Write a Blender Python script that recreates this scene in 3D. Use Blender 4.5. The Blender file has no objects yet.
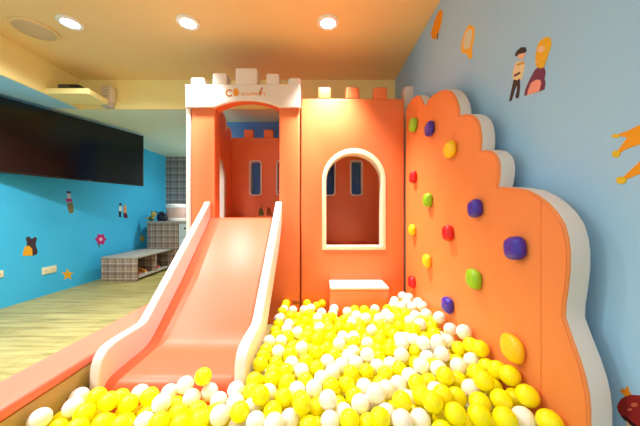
import bpy, bmesh, math, random
from mathutils import Vector, Matrix, Euler
random.seed(3)
sc = bpy.context.scene
COL = sc.collection
F, CX, CY, EYE = 270.0, 320.0, 213.0, 1.0
PI = math.pi

# ------------------------------------------------------------------ helpers
def at_depth(x, y, Y):
    return ((x-CX)*Y/F, Y, EYE+(CY-y)*Y/F)
RW, LW, CZ, G = 0.785, -2.97, 2.386, 0.109
def on_plane_x(x, y, X):                   # point of the plane X=const -> (Y, z)
    Y = X*F/(x-CX)
    return (Y, EYE+(CY-y)*Y/F)

def inp(node, name, v):
    node.inputs[name].default_value = v
def lin(c):
    f = lambda s: s/12.92 if s <= .04045 else ((s+.055)/1.055)**2.4
    return tuple(f(v/255.0) for v in c)+(1.0,)

MATS = {}
def mat(name, rgb, rough=.5, spec=.5, bump=None, var=None, coat=0, emis=None, metal=0, sss=0):
    if name in MATS: return MATS[name]
    m = bpy.data.materials.new(name); m.use_nodes = True
    nt = m.node_tree; b = nt.nodes['Principled BSDF']
    inp(b, 'Base Color', lin(rgb)); inp(b, 'Roughness', rough)
    inp(b, 'Specular IOR Level', spec); inp(b, 'Coat Weight', coat); inp(b, 'Metallic', metal)
    inp(b, 'Coat Roughness', .15)
    if sss:
        inp(b, 'Subsurface Weight', sss); inp(b, 'Subsurface Radius', (.02, .02, .02)); inp(b, 'Subsurface Scale', 1.0)
    if emis:
        inp(b, 'Emission Color', lin(emis[0])); inp(b, 'Emission Strength', emis[1])
    if bump or var:
        tc = nt.nodes.new('ShaderNodeTexCoord')
    if bump:
        n = nt.nodes.new('ShaderNodeTexNoise'); inp(n, 'Scale', bump[0]); inp(n, 'Detail', 3)
        nt.links.new(tc.outputs['Object'], n.inputs['Vector'])
        bp = nt.nodes.new('ShaderNodeBump'); inp(bp, 'Strength', bump[1]); inp(bp, 'Distance', .01)
        nt.links.new(n.outputs['Fac'], bp.inputs['Height']); nt.links.new(bp.outputs['Normal'], b.inputs['Normal'])
    if var:
        n = nt.nodes.new('ShaderNodeTexNoise'); inp(n, 'Scale', var[0]); inp(n, 'Detail', 4)
        nt.links.new(tc.outputs['Object'], n.inputs['Vector'])
        r = nt.nodes.new('ShaderNodeValToRGB')
        r.color_ramp.elements[0].position = .3; r.color_ramp.elements[1].position = .7
        r.color_ramp.elements[0].color = lin(rgb); r.color_ramp.elements[1].color = lin(var[1])
        nt.links.new(n.outputs['Fac'], r.inputs['Fac']); nt.links.new(r.outputs['Color'], b.inputs['Base Color'])
    MATS[name] = m
    return m

def smooth(me, ang=35):
    for p in me.polygons: p.use_smooth = True
    me.set_sharp_from_angle(angle=math.radians(ang))

def link(name, me, m, parent=None, sm=35):
    o = bpy.data.objects.new(name, me); COL.objects.link(o)
    for x in (m if isinstance(m, (list, tuple)) else [m]):
        me.materials.append(x)
    if sm: smooth(me, sm)
    if parent is not None:
        base = parent; off = Vector((0, 0, 0)); q = parent
        while q is not None:
            off += q.location; q = q.parent
        me.transform(Matrix.Translation(-off))
        o.parent = parent
    return o

def obj(name, bm, m, parent=None, sm=35):
    me = bpy.data.meshes.new(name); bm.normal_update(); bm.to_mesh(me); bm.free()
    return link(name, me, m, parent, sm)

def set_base(o, base):                     # give a one-mesh thing its origin at its base
    o.data.transform(Matrix.Translation(-Vector(base))); o.location = base

def tag(o, label=None, cat=None, group=None, kind=None):
    if label: o['label'] = label
    if cat: o['category'] = cat
    if group: o['group'] = group
    if kind: o['kind'] = kind
    return o

def thing(name, label, cat, loc, group=None):
    o = bpy.data.objects.new(name, None); COL.objects.link(o); o.location = loc
    o.empty_display_size = .1
    return tag(o, label, cat, group)

def struct(name, bm, m, sm=None, parent=None):
    o = obj(name, bm, m, parent, sm)
    if parent is None: o['kind'] = 'structure'
    return o

def box_uv(bm):
    uv = bm.loops.layers.uv.verify()
    for f in bm.faces:
        n = f.normal
        a = max(range(3), key=lambda i: abs(n[i]))
        i, j = [(1, 2), (0, 2), (0, 1)][a]
        for l in f.loops: l[uv].uv = (l.vert.co[i], l.vert.co[j])

def add_box(bm, x0, x1, y0, y1, z0, z1, bev=0, seg=2):
    r = bmesh.ops.create_cube(bm, size=1)
    vs = r['verts']
    for v in vs:
        v.co = Vector((x0+(v.co.x+.5)*(x1-x0), y0+(v.co.y+.5)*(y1-y0), z0+(v.co.z+.5)*(z1-z0)))
    if bev:
        es = list({e for v in vs for e in v.link_edges})
        bmesh.ops.bevel(bm, geom=es, offset=bev, segments=seg, affect='EDGES', profile=.5)
    return bm
def boxm(*a, **k):
    bm = bmesh.new(); add_box(bm, *a, **k); bm.normal_update(); box_uv(bm); return bm

AX = {'XZ': Matrix(((1,0,0,0),(0,0,-1,0),(0,1,0,0),(0,0,0,1))),      # u->x v->z w->-y
      'YZ': Matrix(((0,0,1,0),(1,0,0,0),(0,1,0,0),(0,0,0,1))),       # u->y v->z w->x
      'XY': Matrix.Identity(4)}
def prism_mesh(loops, t, bev, plane, pos, res=3):
    """closed outlines (the first, then its holes) extruded by t about pos with rounded edges"""
    cu = bpy.data.curves.new('c', 'CURVE'); cu.dimensions = '2D'; cu.fill_mode = 'BOTH'
    cu.extrude = max(t/2-bev, 0); cu.bevel_depth = bev; cu.offset = -bev; cu.bevel_resolution = res
    for lp in loops:
        s = cu.splines.new('POLY'); s.points.add(len(lp)-1); s.use_cyclic_u = True
        for p, q in zip(s.points, lp): p.co = (q[0], q[1], 0, 1)
    o = bpy.data.objects.new('c', cu); COL.objects.link(o)
    dg = bpy.context.evaluated_depsgraph_get(); dg.update()
    me = bpy.data.meshes.new_from_object(o.evaluated_get(dg))
    bpy.data.objects.remove(o); bpy.data.curves.remove(cu)
    bm = bmesh.new(); bm.from_mesh(me); bpy.data.meshes.remove(me)
    bmesh.ops.remove_doubles(bm, verts=bm.verts[:], dist=1e-5)
    bmesh.ops.recalc_face_normals(bm, faces=bm.faces[:])
    M = AX[plane].copy()
    if plane == 'XZ': off = (0, pos, 0)
    elif plane == 'YZ': off = (pos, 0, 0)
    else: off = (0, 0, pos)
    bm.transform(Matrix.Translation(off) @ M)
    bm.normal_update(); box_uv(bm)
    return bm

def arc(cx, cy, r, a0, a1, n, ry=None):
    ry = ry or r
    return [(cx+r*math.cos(math.radians(a0+(a1-a0)*i/n)), cy+ry*math.sin(math.radians(a0+(a1-a0)*i/n))) for i in range(n+1)]
def arch_loop(x0, x1, z0, ztop, n=20):
    r = (x1-x0)/2; c = (x0+x1)/2
    return [(x1, z0)]+arc(c, ztop-r, r, 0, 180, n)+[(x0, z0)]
def round_rect(x0, x1, z0, z1, r, n=5):
    return arc(x1-r, z1-r, r, 0, 90, n)+arc(x0+r, z1-r, r, 90, 180, n)+arc(x0+r, z0+r, r, 180, 270, n)+arc(x1-r, z0+r, r, 270, 360, n)

def add_lathe(bm, prof, n=32, M=None, cap=True):
    rings = []
    for r, z in prof:
        rings.append([bm.verts.new((r*math.cos(2*PI*i/n), r*math.sin(2*PI*i/n), z)) for i in range(n)])
    for a, b in zip(rings, rings[1:]):
        for i in range(n): bm.faces.new((a[i], a[(i+1) % n], b[(i+1) % n], b[i]))
    if cap:
        bm.faces.new(rings[0][::-1]); bm.faces.new(rings[-1])
    vs = [v for r in rings for v in r]
    if M is not None:
        for v in vs: v.co = M @ v.co
    bmesh.ops.recalc_face_normals(bm, faces=bm.faces[:])
    return bm

def add_tube(bm, pts, r, n=8, closed=False):
    P = [Vector(p) for p in pts]; rings = []
    m = len(P); up = None
    for i, p in enumerate(P):
        if closed: d = (P[(i+1) % m]-P[i-1]).normalized()
        else: d = (P[min(i+1, m-1)]-P[max(i-1, 0)]).normalized()
        if up is None: up = d.orthogonal().normalized()
        up = (up-d*up.dot(d)).normalized(); s = d.cross(up)
        rings.append([bm.verts.new(p+r*(math.cos(2*PI*k/n)*up+math.sin(2*PI*k/n)*s)) for k in range(n)])
    pr = list(zip(rings, rings[1:]))+([(rings[-1], rings[0])] if closed else [])
    for a, b in pr:
        for k in range(n): bm.faces.new((a[k], a[(k+1) % n], b[(k+1) % n], b[k]))
    if not closed:
        bm.faces.new(rings[0][::-1]); bm.faces.new(rings[-1])
    bmesh.ops.recalc_face_normals(bm, faces=bm.faces[:])
    return bm
# ------------------------------------------------------------------ materials
ORANGE = mat('orange_vinyl', (240, 124, 70), .40, .5, bump=(90, .05))
CLIMB = mat('bright_orange_vinyl', (236, 138, 72), .45, .4, bump=(90, .05))
CORAL = mat('coral_vinyl', (230, 94, 56), .42, .45, bump=(60, .03))
PINKV = mat('salmon_vinyl', (236, 122, 96), .45, .4, bump=(70, .05))
WHITEV = mat('white_vinyl', (230, 218, 208), .42, .45, bump=(70, .04))
TANV = mat('tan_vinyl', (184, 156, 84), .5, .4, bump=(70, .06))
TRIM = mat('cream_trim', (250, 228, 196), .45)
SEAM = mat('seam_thread', (232, 124, 62), .6)
PAINT_L = mat('blue_paint', (62, 190, 244), .75, .25, bump=(120, .04), var=(1.2, (72, 196, 246)))
PAINT_B = mat('bounce_offset_blue', (112, 160, 240), .75, .25, bump=(120, .04))  # right wall's blue made bluer, offsetting orange bounce light in the colour
PAINT_R = mat('pale_blue_wall', (160, 204, 240), .75, .25, bump=(120, .05), var=(.8, (166, 208, 238)))  # right wall, a paler blue than the left
CEIL = mat('ceiling_paint', (234, 208, 150), .85, .2, bump=(80, .03))  # white-ish ceiling with warm bounce light tinted into its colour
SOFFIT = mat('cream_paint', (252, 236, 164), .85, .2, bump=(80, .03))
UNDER = mat('bounce_tinted_underside', (222, 240, 218), .85, .2)  # white underside, green bounce light tinted into the colour
PALE = mat('light_blue_underside', (165, 222, 255), .8, .2)  # pale blue for the underside of the left beam
WHITEP = mat('white_plastic', (238, 238, 232), .35)
BLACKP = mat('black_plastic', (14, 14, 16), .35)
SCREEN = mat('dark_screen', (10, 9, 12), .16, .5, bump=(300, .03))
GREYM = mat('grey_metal', (120, 120, 122), .35, metal=.8)

def plaid(name, base, pale, dark, sc_=1.0):
    m = bpy.data.materials.new(name); m.use_nodes = True; nt = m.node_tree; b = nt.nodes['Principled BSDF']
    inp(b, 'Roughness', .6)
    tc = nt.nodes.new('ShaderNodeTexCoord'); sp = nt.nodes.new('ShaderNodeSeparateXYZ')
    nt.links.new(tc.outputs['UV'], sp.inputs[0])
    def math_(op, a, v=None, v2=None):
        n = nt.nodes.new('ShaderNodeMath'); n.operation = op
        if hasattr(a, 'node'): nt.links.new(a, n.inputs[0])
        else: n.inputs[0].default_value = a
        if v is not None:
            if hasattr(v, 'node'): nt.links.new(v, n.inputs[1])
            else: n.inputs[1].default_value = v
        return n.outputs[0]
    def stripes(s, period, width, off):
        return math_('LESS_THAN', math_('FRACT', math_('DIVIDE', math_('ADD', s, off+50), period)), width/period)
    def mix(fac, k, c1, c2):
        n = nt.nodes.new('ShaderNodeMix'); n.data_type = 'RGBA'
        nt.links.new(math_('MULTIPLY', fac, k), n.inputs['Factor'])
        if hasattr(c1, 'node'): nt.links.new(c1, n.inputs['A'])
        else: n.inputs['A'].default_value = lin(c1)
        n.inputs['B'].default_value = lin(c2)
        return n.outputs['Result']
    c = base
    for s in (sp.outputs['X'], sp.outputs['Y']):
        c = mix(stripes(s, .16*sc_, .062*sc_, 0), .42, c, dark)
        c = mix(stripes(s, .16*sc_, .012*sc_, .09*sc_), .75, c, pale)
        c = mix(stripes(s, .08*sc_, .006*sc_, .03*sc_), .45, c, pale)
    nt.links.new(c, b.inputs['Base Color'])
    return m
PLAID = plaid('plaid_board', (160, 132, 112), (226, 208, 186), (104, 84, 76), .62)
PLAIDW = plaid('plaid_wallpaper', (138, 130, 126), (214, 208, 200), (92, 88, 92), .8)
EDGE = mat('grey_worktop', (176, 170, 158), .5)

def wood_floor():
    m = bpy.data.materials.new('plank_floor'); m.use_nodes = True; nt = m.node_tree; b = nt.nodes['Principled BSDF']
    inp(b, 'Roughness', .42)
    tc = nt.nodes.new('ShaderNodeTexCoord'); mp = nt.nodes.new('ShaderNodeMapping')
    mp.inputs['Scale'].default_value = (1.1, 9, 1); nt.links.new(tc.outputs['Object'], mp.inputs['Vector'])
    n = nt.nodes.new('ShaderNodeTexNoise'); inp(n, 'Scale', 2.2); inp(n, 'Detail', 6); inp(n, 'Roughness', .65)
    nt.links.new(mp.outputs[0], n.inputs['Vector'])
    r = nt.nodes.new('ShaderNodeValToRGB'); e = r.color_ramp.elements
    e[0].position = .3; e[0].color = lin((140, 126, 70)); e[1].position = .7; e[1].color = lin((194, 184, 122))
    x = e.new(.5); x.color = lin((178, 164, 98))
    nt.links.new(n.outputs['Fac'], r.inputs['Fac'])
    br = nt.nodes.new('ShaderNodeTexBrick'); br.offset = .5
    inp(br, 'Scale', 1); inp(br, 'Mortar Size', .0018); inp(br, 'Brick Width', 1.2); inp(br, 'Row Height', .15)
    br.inputs['Color1'].default_value = (1, 1, 1, 1); br.inputs['Color2'].default_value = (.86, .88, .84, 1); br.inputs['Mortar'].default_value = (.5, .45, .36, 1)
    nt.links.new(tc.outputs['Object'], br.inputs['Vector'])
    mx = nt.nodes.new('ShaderNodeMix'); mx.data_type = 'RGBA'; mx.blend_type = 'MULTIPLY'; inp(mx, 'Factor', 1)
    nt.links.new(r.outputs['Color'], mx.inputs['A']); nt.links.new(br.outputs['Color'], mx.inputs['B'])
    nt.links.new(mx.outputs['Result'], b.inputs['Base Color'])
    return m
FLOOR = wood_floor()

# ------------------------------------------------------------------ the room
YB0, YB1, YS, XR_, YN = 3.22, 5.20, 2.812, -1.46, -2.0      # blue back wall, alcove end, soffit face, alcove side, near end
struct('floor', boxm(LW-.1, RW+.1, YN, YB1+.1, G-.1, G), FLOOR)
struct('ceiling', boxm(LW-.1, RW+.1, YN, YB1+.1, CZ, CZ+.1), CEIL)
struct('wall_left', boxm(LW-.1, LW, YN, YB1+.1, 0, CZ), PAINT_L)
struct('wall_right', boxm(RW, RW+.1, YN, YB1+.1, 0, CZ), PAINT_R)
struct('wall_back', boxm(XR_, RW, YB0, YB0+.1, 0, CZ), PAINT_B)
struct('wall_alcove_side', boxm(XR_, XR_+.1, YB0+.1, YB1, 0, CZ), WHITEP)
struct('wall_alcove_back', boxm(LW, XR_+.1, YB1, YB1+.1, 0, CZ), PLAIDW)
# boxed-in beams under the ceiling: cream faces, undersides in tints of their own
SZ = 2.083
bm = boxm(LW, RW, YS, YS+.02, SZ, CZ)
struct('beam_back', bm, SOFFIT)
bm = bmesh.new(); add_box(bm, LW, XR_, YS+.02, YB1, SZ, SZ+.02); add_box(bm, XR_, RW, YS+.02, YB0, SZ, SZ+.02); box_uv(bm)
struct('beam_back_underside', bm, UNDER)
struct('beam_left', boxm(-2.508, -2.49, YN, YS, SZ, CZ), SOFFIT)
struct('beam_left_underside', boxm(LW, -2.508, YN, YS, SZ, SZ+.02), PALE)
# small ledge board in the corner of the beams
led = prism_mesh([[(-2.49, 2.447), (-2.112, 2.447), (-2.10, 2.46), (-2.118, 2.70), (-2.49, 2.70)]], .05, .004, 'XY', SZ+.025)
o = obj('corner_ledge', led, SOFFIT); tag(o, 'cream ledge board in the corner where the two ceiling beams meet', 'shelf')
t = thing('media_box', 'flat black media box lying on the cream corner ledge', 'media player', (-2.30, 2.52, SZ+.05))
obj('housing', boxm(-2.394, -2.205, 2.462, 2.592, SZ+.051, SZ+.093, .006), BLACKP, t)
bm = bmesh.new()
for k in range(5): add_box(bm, -2.385+k*.022, -2.372+k*.022, 2.457, 2.463, SZ+.064, SZ+.076)
obj('front_button', bm, GREYM, t)
obj('antenna_cable', add_tube(bmesh.new(), [(-2.214, 2.52, SZ+.08), (-2.187, 2.52, SZ+.075), (-2.169, 2.52, SZ+.058), (-2.15, 2.54, SZ+.055)], .005), BLACKP, t)
t = thing('wall_sensor', 'small grey-white boxed device fixed to the cream back beam', 'sensor', at_depth(109, 98, YS))
p0 = at_depth(103.5, 108, YS-.03); p1 = at_depth(115, 87.5, YS-.03)
obj('housing', boxm(p0[0], p1[0], YS-.075, YS-.001, p0[2]+.05, p1[2], .018, 4), mat('translucent_grey', (226, 216, 200), .3), t)
obj('mounting_foot', boxm(p0[0]+.005, p1[0]-.02, YS-.07, YS-.001, p0[2], p0[2]+.052, .006), mat('pale_grey_plastic', (206, 200, 190), .4), t)
bm = bmesh.new()
for k in range(4): add_box(bm, p0[0]+.03, p1[0]-.03, YS-.078, YS-.072, p0[2]+.10+k*.03, p0[2]+.112+k*.03)
obj('grille', bm, mat('beige_slot', (200, 192, 180), .5), t)

# ------------------------------------------------------------------ lamps of the ceiling, with unseen ones added
RING = mat('white_lamp_ring', (244, 244, 240), .4)
LENS = mat('lit_lamp_lens', (235, 250, 255), .4, emis=((232, 248, 255), 14))
def downlight(x, y, label, power, size=150, CZ=CZ):
    t = thing('ceiling_downlight', label, 'ceiling light', (x, y, CZ), 'recessed ceiling downlights')
    M = Matrix.Translation((x, y, CZ))
    obj('trim_ring', add_lathe(bmesh.new(), [(.052, -.002), (.054, -.012), (.075, -.012), (.08, -.006), (.08, -.0005), (.052, -.0005)], 40, M, cap=False), RING, t)
    obj('lamp_lens', add_lathe(bmesh.new(), [(.0005, -.009), (.035, -.009), (.052, -.006), (.052, -.001), (.0005, -.001)], 32, M), LENS, t)
    l = bpy.data.lights.new('lamp', 'SPOT'); l.energy = power; l.spot_size = math.radians(size); l.spot_blend = 1; l.shadow_soft_size = .05
    l.color = (1.0, .975, .95)
    lo = bpy.data.objects.new('lamp', l); COL.objects.link(lo); lo.parent = t; lo.location = (0, 0, -.03)
YD = 1.96
downlight(.058, YD, 'round lit downlight above the castle front wall, third along its row', 235, 80)
downlight(-.958, YD, 'round lit downlight near the castle tower, middle of the three in view', 100, 80)
downlight(-1.814, YD, 'round lit downlight beside the round ceiling speaker', 120, 160)
for x, y, p in ((.058, .4, 10), (-.958, .4, 14), (-1.9, .75, 210), (.058, -1.1, 14), (-.958, -1.1, 20), (-1.9, -1.1, 60)):  # unseen downlights added out of view as fill light
    downlight(x, y, 'unseen round downlight added over the near half of the room as fill', p, 150)
downlight(-1.75, 4.55, 'unseen round downlight added under the alcove beam to brighten the alcove', 60, 160, SZ)  # added lamp, hidden behind the castle, to brighten the alcove
sx, sy = -2.147, 2.034
t = thing('ceiling_speaker', 'round cream flush ceiling speaker near the beam corner', 'speaker', (sx, sy, CZ))
M = Matrix.Translation((sx, sy, CZ))
obj('rim', add_lathe(bmesh.new(), [(.118, -.012), (.124, -.016), (.135, -.012), (.137, -.001), (.118, -.001)], 48, M, cap=False), CEIL, t)
obj('grille', add_lathe(bmesh.new(), [(.0005, -.011), (.08, -.011), (.118, -.009), (.118, -.001), (.0005, -.001)], 48, M), mat('speaker_grille', (214, 190, 152), .8, bump=(700, .4)), t)

# ------------------------------------------------------------------ castle
cas = thing('play_castle', 'soft orange play castle with white battlements, tower doorway and arched window', 'play castle', (-.2, 2.6, G))
YF, YK = 2.16, 3.0
def cx(x, Y): return (x-CX)*Y/F
def cz(y, Y): return EYE+(CY-y)*Y/F
# front wall with the arched window
X0, X1 = -.152, .676
ztop = cz(98.5, YF)
wx0, wx1 = cx(324.2, YF), cx(383.8, YF); wz0, wz1 = cz(248.5, YF), cz(151.5, YF)
hole = arch_loop(wx0, wx1, wz0, wz1)[::-1]
front = obj('front_wall', prism_mesh([[(X0, G), (X1, G), (X1, ztop), (X0, ztop)], hole], .09, .012, 'XZ', YF+.045), ORANGE, cas)
ix0, ix1, iz0, iz1 = cx(326.3, YF), cx(381.5, YF), cz(246, YF), cz(153.8, YF)
ox0, ox1, oz0, oz1 = cx(322, YF), cx(386, YF), cz(250, YF), cz(148.5, YF)
obj('window_trim', prism_mesh([arch_loop(ox0, ox1, oz0, oz1), arch_loop(ix0, ix1, iz0, iz1)[::-1]], 0.10, .006, 'XZ', YF+.044), TRIM, front)
def merlon(x0, x1, y0, y1, z0, z1, m, parent):
    return obj('merlon', boxm(x0, x1, y0, y1, z0, z1, .014, 3), m, parent)
for a, b in ((318, 331), (346, 359.5), (374, 387.5)):
    merlon(cx(a, YF), cx(b, YF), YF+.003, YF+.087, ztop-.004, cz(86.5, YF), ORANGE, front)
# tower front with the doorway
TX0, TX1 = cx(191, YF), cx(300, YF)-.002
dz = cz(99.5, YF); dx0, dx1 = cx(215, YF), cx(279, YF); dsh = cz(108.5, YF)
def door(top, sh, x0, x1, z0):
    c = (x0+x1)/2; w = (x1-x0)/2
    h = top-sh; r = (w*w+h*h)/(2*h); a = math.degrees(math.asin(w/r))
    return [(x1, z0)]+arc(c, top-r, r, 90-a, 90+a, 16)+[(x0, z0)]
outline = [(TX0, G), (TX1, G), (TX1, 1.93), (TX0, 1.93)]
tower = obj('tower_front', prism_mesh([outline, door(dz, dsh, dx0, dx1, .94)[::-1]], .11, .012, 'XZ', YF+.056), ORANGE, cas)
obj('corner_strip', prism_mesh([[(cx(186, YF), G), (TX0-.001, G), (TX0-.001, 1.93), (cx(186, YF), 1.93)]], .13, .012, 'XZ', YF+.06), WHITEV, tower)
# white battlement band over the doorway
YH = 2.135
hx0, hx1 = cx(185, YH), cx(300.5, YH); hz0, hz1 = cz(107.5, YH), cz(84.2, YH)
a = door(cz(100.5, YH), hz0+.001, cx(214.5, YH), cx(279.5, YH), hz0)[1:-1]
band = [(hx0, hz0)]+a[::-1]+[(hx1, hz0), (hx1, hz1), (hx0, hz1)]
head = obj('battlement_band', prism_mesh([band], .024, .008, 'XZ', YH+.011), WHITEV, cas)
obj('battlement_top', boxm(hx0, hx1, YH+.0225, YF+.128, 1.932, hz1, .008), WHITEV, head)
for x0, x1, yt in ((190, 204, 77), (212, 226.5, 72.5), (235, 257, 67.5), (266, 279, 73), (288, 300.5, 77.5)):
    merlon(cx(x0, YH), cx(x1, YH), YH+.002, YH+.112, hz1-.004, cz(yt, YH), WHITEV, head)
# logo and lettering on the band
LOGO = mat('orange_print', (232, 150, 18), .6); LOGO2 = mat('dark_orange_print', (190, 110, 12), .6)
def lpt(x, y): return (cx(x, YH), cz(y, YH))
def crescent(cx_, cy_, r0, r1, a0, a1):
    return arc(cx_, cy_, r0, a0, a1, 14)+arc(cx_, cy_, r1, a1, a0, 14)
c0 = lpt(229.3, 93)
s = YH/F
bm = prism_mesh([crescent(c0[0], c0[1], 3.7*s, 2.4*s, 35, 330)], .003, .0004, 'XZ', YH-.002)
obj('logo_arc', bm, LOGO2, head)
c1 = lpt(236, 92.6)
blob = arc(c1[0], c1[1], 2.9*s, -180, 60, 12, 3.6*s)+[(c1[0]+1.6*s, c1[1]+5.6*s), (c1[0]+.5*s, c1[1]+3.4*s), (c1[0]-.6*s, c1[1]+3.6*s), (c1[0]-2*s, c1[1]+5.2*s), (c1[0]-2.4*s, c1[1]+2.2*s)]
obj('logo_blob', prism_mesh([blob], .003, .0004, 'XZ', YH-.002), LOGO, head)
def text_mesh(body, size, width=None):
    cu = bpy.data.curves.new('t', 'FONT'); cu.body = body; cu.size = size; cu.extrude = .0012
    o = bpy.data.objects.new('t', cu); COL.objects.link(o)
    dg = bpy.context.evaluated_depsgraph_get(); dg.update()
    me = bpy.data.meshes.new_from_object(o.evaluated_get(dg))
    bpy.data.objects.remove(o); bpy.data.curves.remove(cu)
    xs = [v.co.x for v in me.vertices]
    if width:
        k = width/(max(xs)-min(xs)); x0 = min(xs)
        for v in me.vertices: v.co.x = (v.co.x-x0)*k
    return me
me = text_mesh('cuwin', 6.6*s, 23.5*s)
me.transform(Matrix.Translation((cx(241.5, YH), YH-.002, cz(95.6, YH))) @ AX['XZ'])
link('lettering', me, LOGO, head, sm=0)
ab = [lpt(258.4, 95.4), lpt(259.9, 95.4), lpt(263, 87.8), lpt(261.6, 87.2)]
obj('lettering_accent', prism_mesh([ab[::-1]], .003, .0003, 'XZ', YH-.002), LOGO2, head)
# side walls
arcl = [(2.275, G), (2.995, G), (2.995, 1.82)]+arc(2.90, 1.83, .09, -10, 160, 10)+arc(2.71, 1.90, .11, -15, 165, 10)+arc(2.48, 1.97, .13, -20, 170, 10)+[(2.275, 1.93)]
SX = -1.0
side = obj('side_wall', prism_mesh([arcl, arch_loop(2.35, 2.77, .80, 1.53)[::-1]], .04, .006, 'YZ', SX), ORANGE, cas)
obj('window_trim', prism_mesh([arch_loop(2.33, 2.79, .78, 1.55), arch_loop(2.38, 2.74, .83, 1.50)[::-1]], .06, .006, 'YZ', SX), WHITEV, side)
obj('edge_piping', add_tube(bmesh.new(), [(SX+.022, y, z) for y, z in arcl[2:]], .006, 6), WHITEV, side)
rs = obj('side_wall', boxm(.695, .765, 2.262, 2.995, G, 1.90, .012), WHITEV, cas)
merlon(cx(404.5, 2.27), cx(414.5, 2.27), 2.265, 2.36, 1.897, cz(86, 2.27), WHITEV, rs)
# back wall with slot windows
bz = cz(137.5, YK)
slots = [(249, 262), (276, 289), (323, 336), (350, 363)]
hl = []
for a, b in slots: hl.append(round_rect(cx(a+1, YK), cx(b-1, YK), cz(195, YK), cz(161, YK), .03)[::-1])
back = obj('back_wall', prism_mesh([[(-1.02, G), (.70, G), (.70, bz), (-1.02, bz)]]+hl, .08, .01, 'XZ', YK+.045), ORANGE, cas)
for a, b in slots:
    obj('window_trim', prism_mesh([round_rect(cx(a, YK), cx(b, YK), cz(196, YK), cz(160, YK), .04),
        round_rect(cx(a+1.6, YK), cx(b-1.6, YK), cz(194.4, YK), cz(161.6, YK), .028)[::-1]], .10, .004, 'XZ', YK+.045), WHITEV, back)
x = 243.5
for k in range(7):
    if k != 3 or True:
        merlon(cx(x+k*20, YK), cx(x+k*20+9.3, YK), YK+.01, YK+.08, bz-.004, cz(129, YK), ORANGE, back)
# platform behind the slide, low padded floor behind the window
obj('platform', boxm(-.97, -.20, 2.275, 2.995, G, .955, .015), ORANGE, cas)
obj('padded_floor', boxm(-.195, .69, 2.255, 2.995, G, .655, .015), ORANGE, cas)
obj('floor_bolster', boxm(-.19, .69, 2.945, 2.994, .656, .69, .015, 4), CORAL, cas)
# small printed label at the foot
lab = obj('sewn_label', boxm(cx(292, YF), cx(301, YF)-.006, YF-.004, YF+.002, cz(304.5, YF), cz(299, YF), .001, 1), mat('label_orange', (214, 110, 52), .5), cas)
bm = bmesh.new()
for k in range(7):
    xx = cx(293, YF)+k*.0085
    add_box(bm, xx, xx+.006, YF-.0052, YF-.004, cz(303.2, YF), cz(301.6 if k < 2 else 302.2, YF))
obj('label_print', bm, mat('label_brown', (92, 44, 24), .6), lab)

# step block under the window
YT = 1.935
sa, sb, zt = cx(330, YT), cx(389.5, YT), cz(287, YT)
st = thing('foam_step', 'orange foam step block with a white top under the arched castle window', 'step', ((sa+sb)/2, (YT+YF)/2, G))
obj('body', boxm(sa, sb, YT, YF-.006, G, zt-.022, .010, 3), ORANGE, st)
obj('top_cover', boxm(sa, sb, YT, YF-.006, zt-.0225, zt, .010, 3), WHITEV, st)

# ------------------------------------------------------------------ slide
sl = thing('toddler_slide', 'coral play slide with white rails running from the castle doorway into the balls', 'slide', (-.615, 1.6, G))
prof = [(2.15, 1.085), (2.135, 1.092), (2.10, 1.052), (1.90, .880), (1.43, .472), (1.40, .447), (1.37, .437), (1.30, .437), (1.17, .434), (1.13, .415), (1.107, .375), (1.10, .32), (1.10, G), (1.24, G), (1.33, .18), (1.69, .475), (2.15, .87)]
def chaikin(p, keep, n=2):
    for _ in range(n):
        q = []
        for i in range(len(p)):
            a, b = Vector(p[i]), Vector(p[(i+1) % len(p)])
            q += [tuple(a*.75+b*.25), tuple(a*.25+b*.75)]
        p = q
    return p
pr = chaikin(prof, None, 2)[::-1]
SLX0, SLX1 = -.945, -.302
bm = prism_mesh([pr], .046, .009, 'YZ', SLX0+.023, 4)
for v in bm.verts: v.co.x += .03*max(0, v.co.y-1.2)/.95
obj('side_rail', bm, WHITEV, sl)
obj('side_rail', prism_mesh([pr], .05, .009, 'YZ', SLX1-.025, 4), WHITEV, sl)
top = [(2.155, .962), (2.12, .942), (1.73, .578), (1.48, .372), (1.43, .334), (1.39, .317), (1.34, .310), (1.17, .303), (1.143, .296), (1.125, .280), (1.114, .25), (1.11, .2), (1.11, G)]
bot = [(1.2, G), (1.24, .19), (1.40, .26), (1.75, .56), (2.155, .90)]
bed = chaikin(top, None, 0)+bot
obj('slide_bed', prism_mesh([bed[::-1]], SLX1-SLX0-.094, .004, 'YZ', (SLX0+SLX1)/2), CORAL, sl, sm=50)

# ------------------------------------------------------------------ padded border of the ball pit
bd = thing('pit_border', 'long padded ball pit border with salmon top and tan inner side', 'padded border', (-1.055, 1.0, G))
obj('inner_side', boxm(-1.135, -.972, -.3, 2.145, G, .362, .01), TANV, bd)
obj('top_cushion', boxm(-1.142, -.968, -.3, 2.148, .3625, .402, .014, 3), PINKV, bd)

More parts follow.
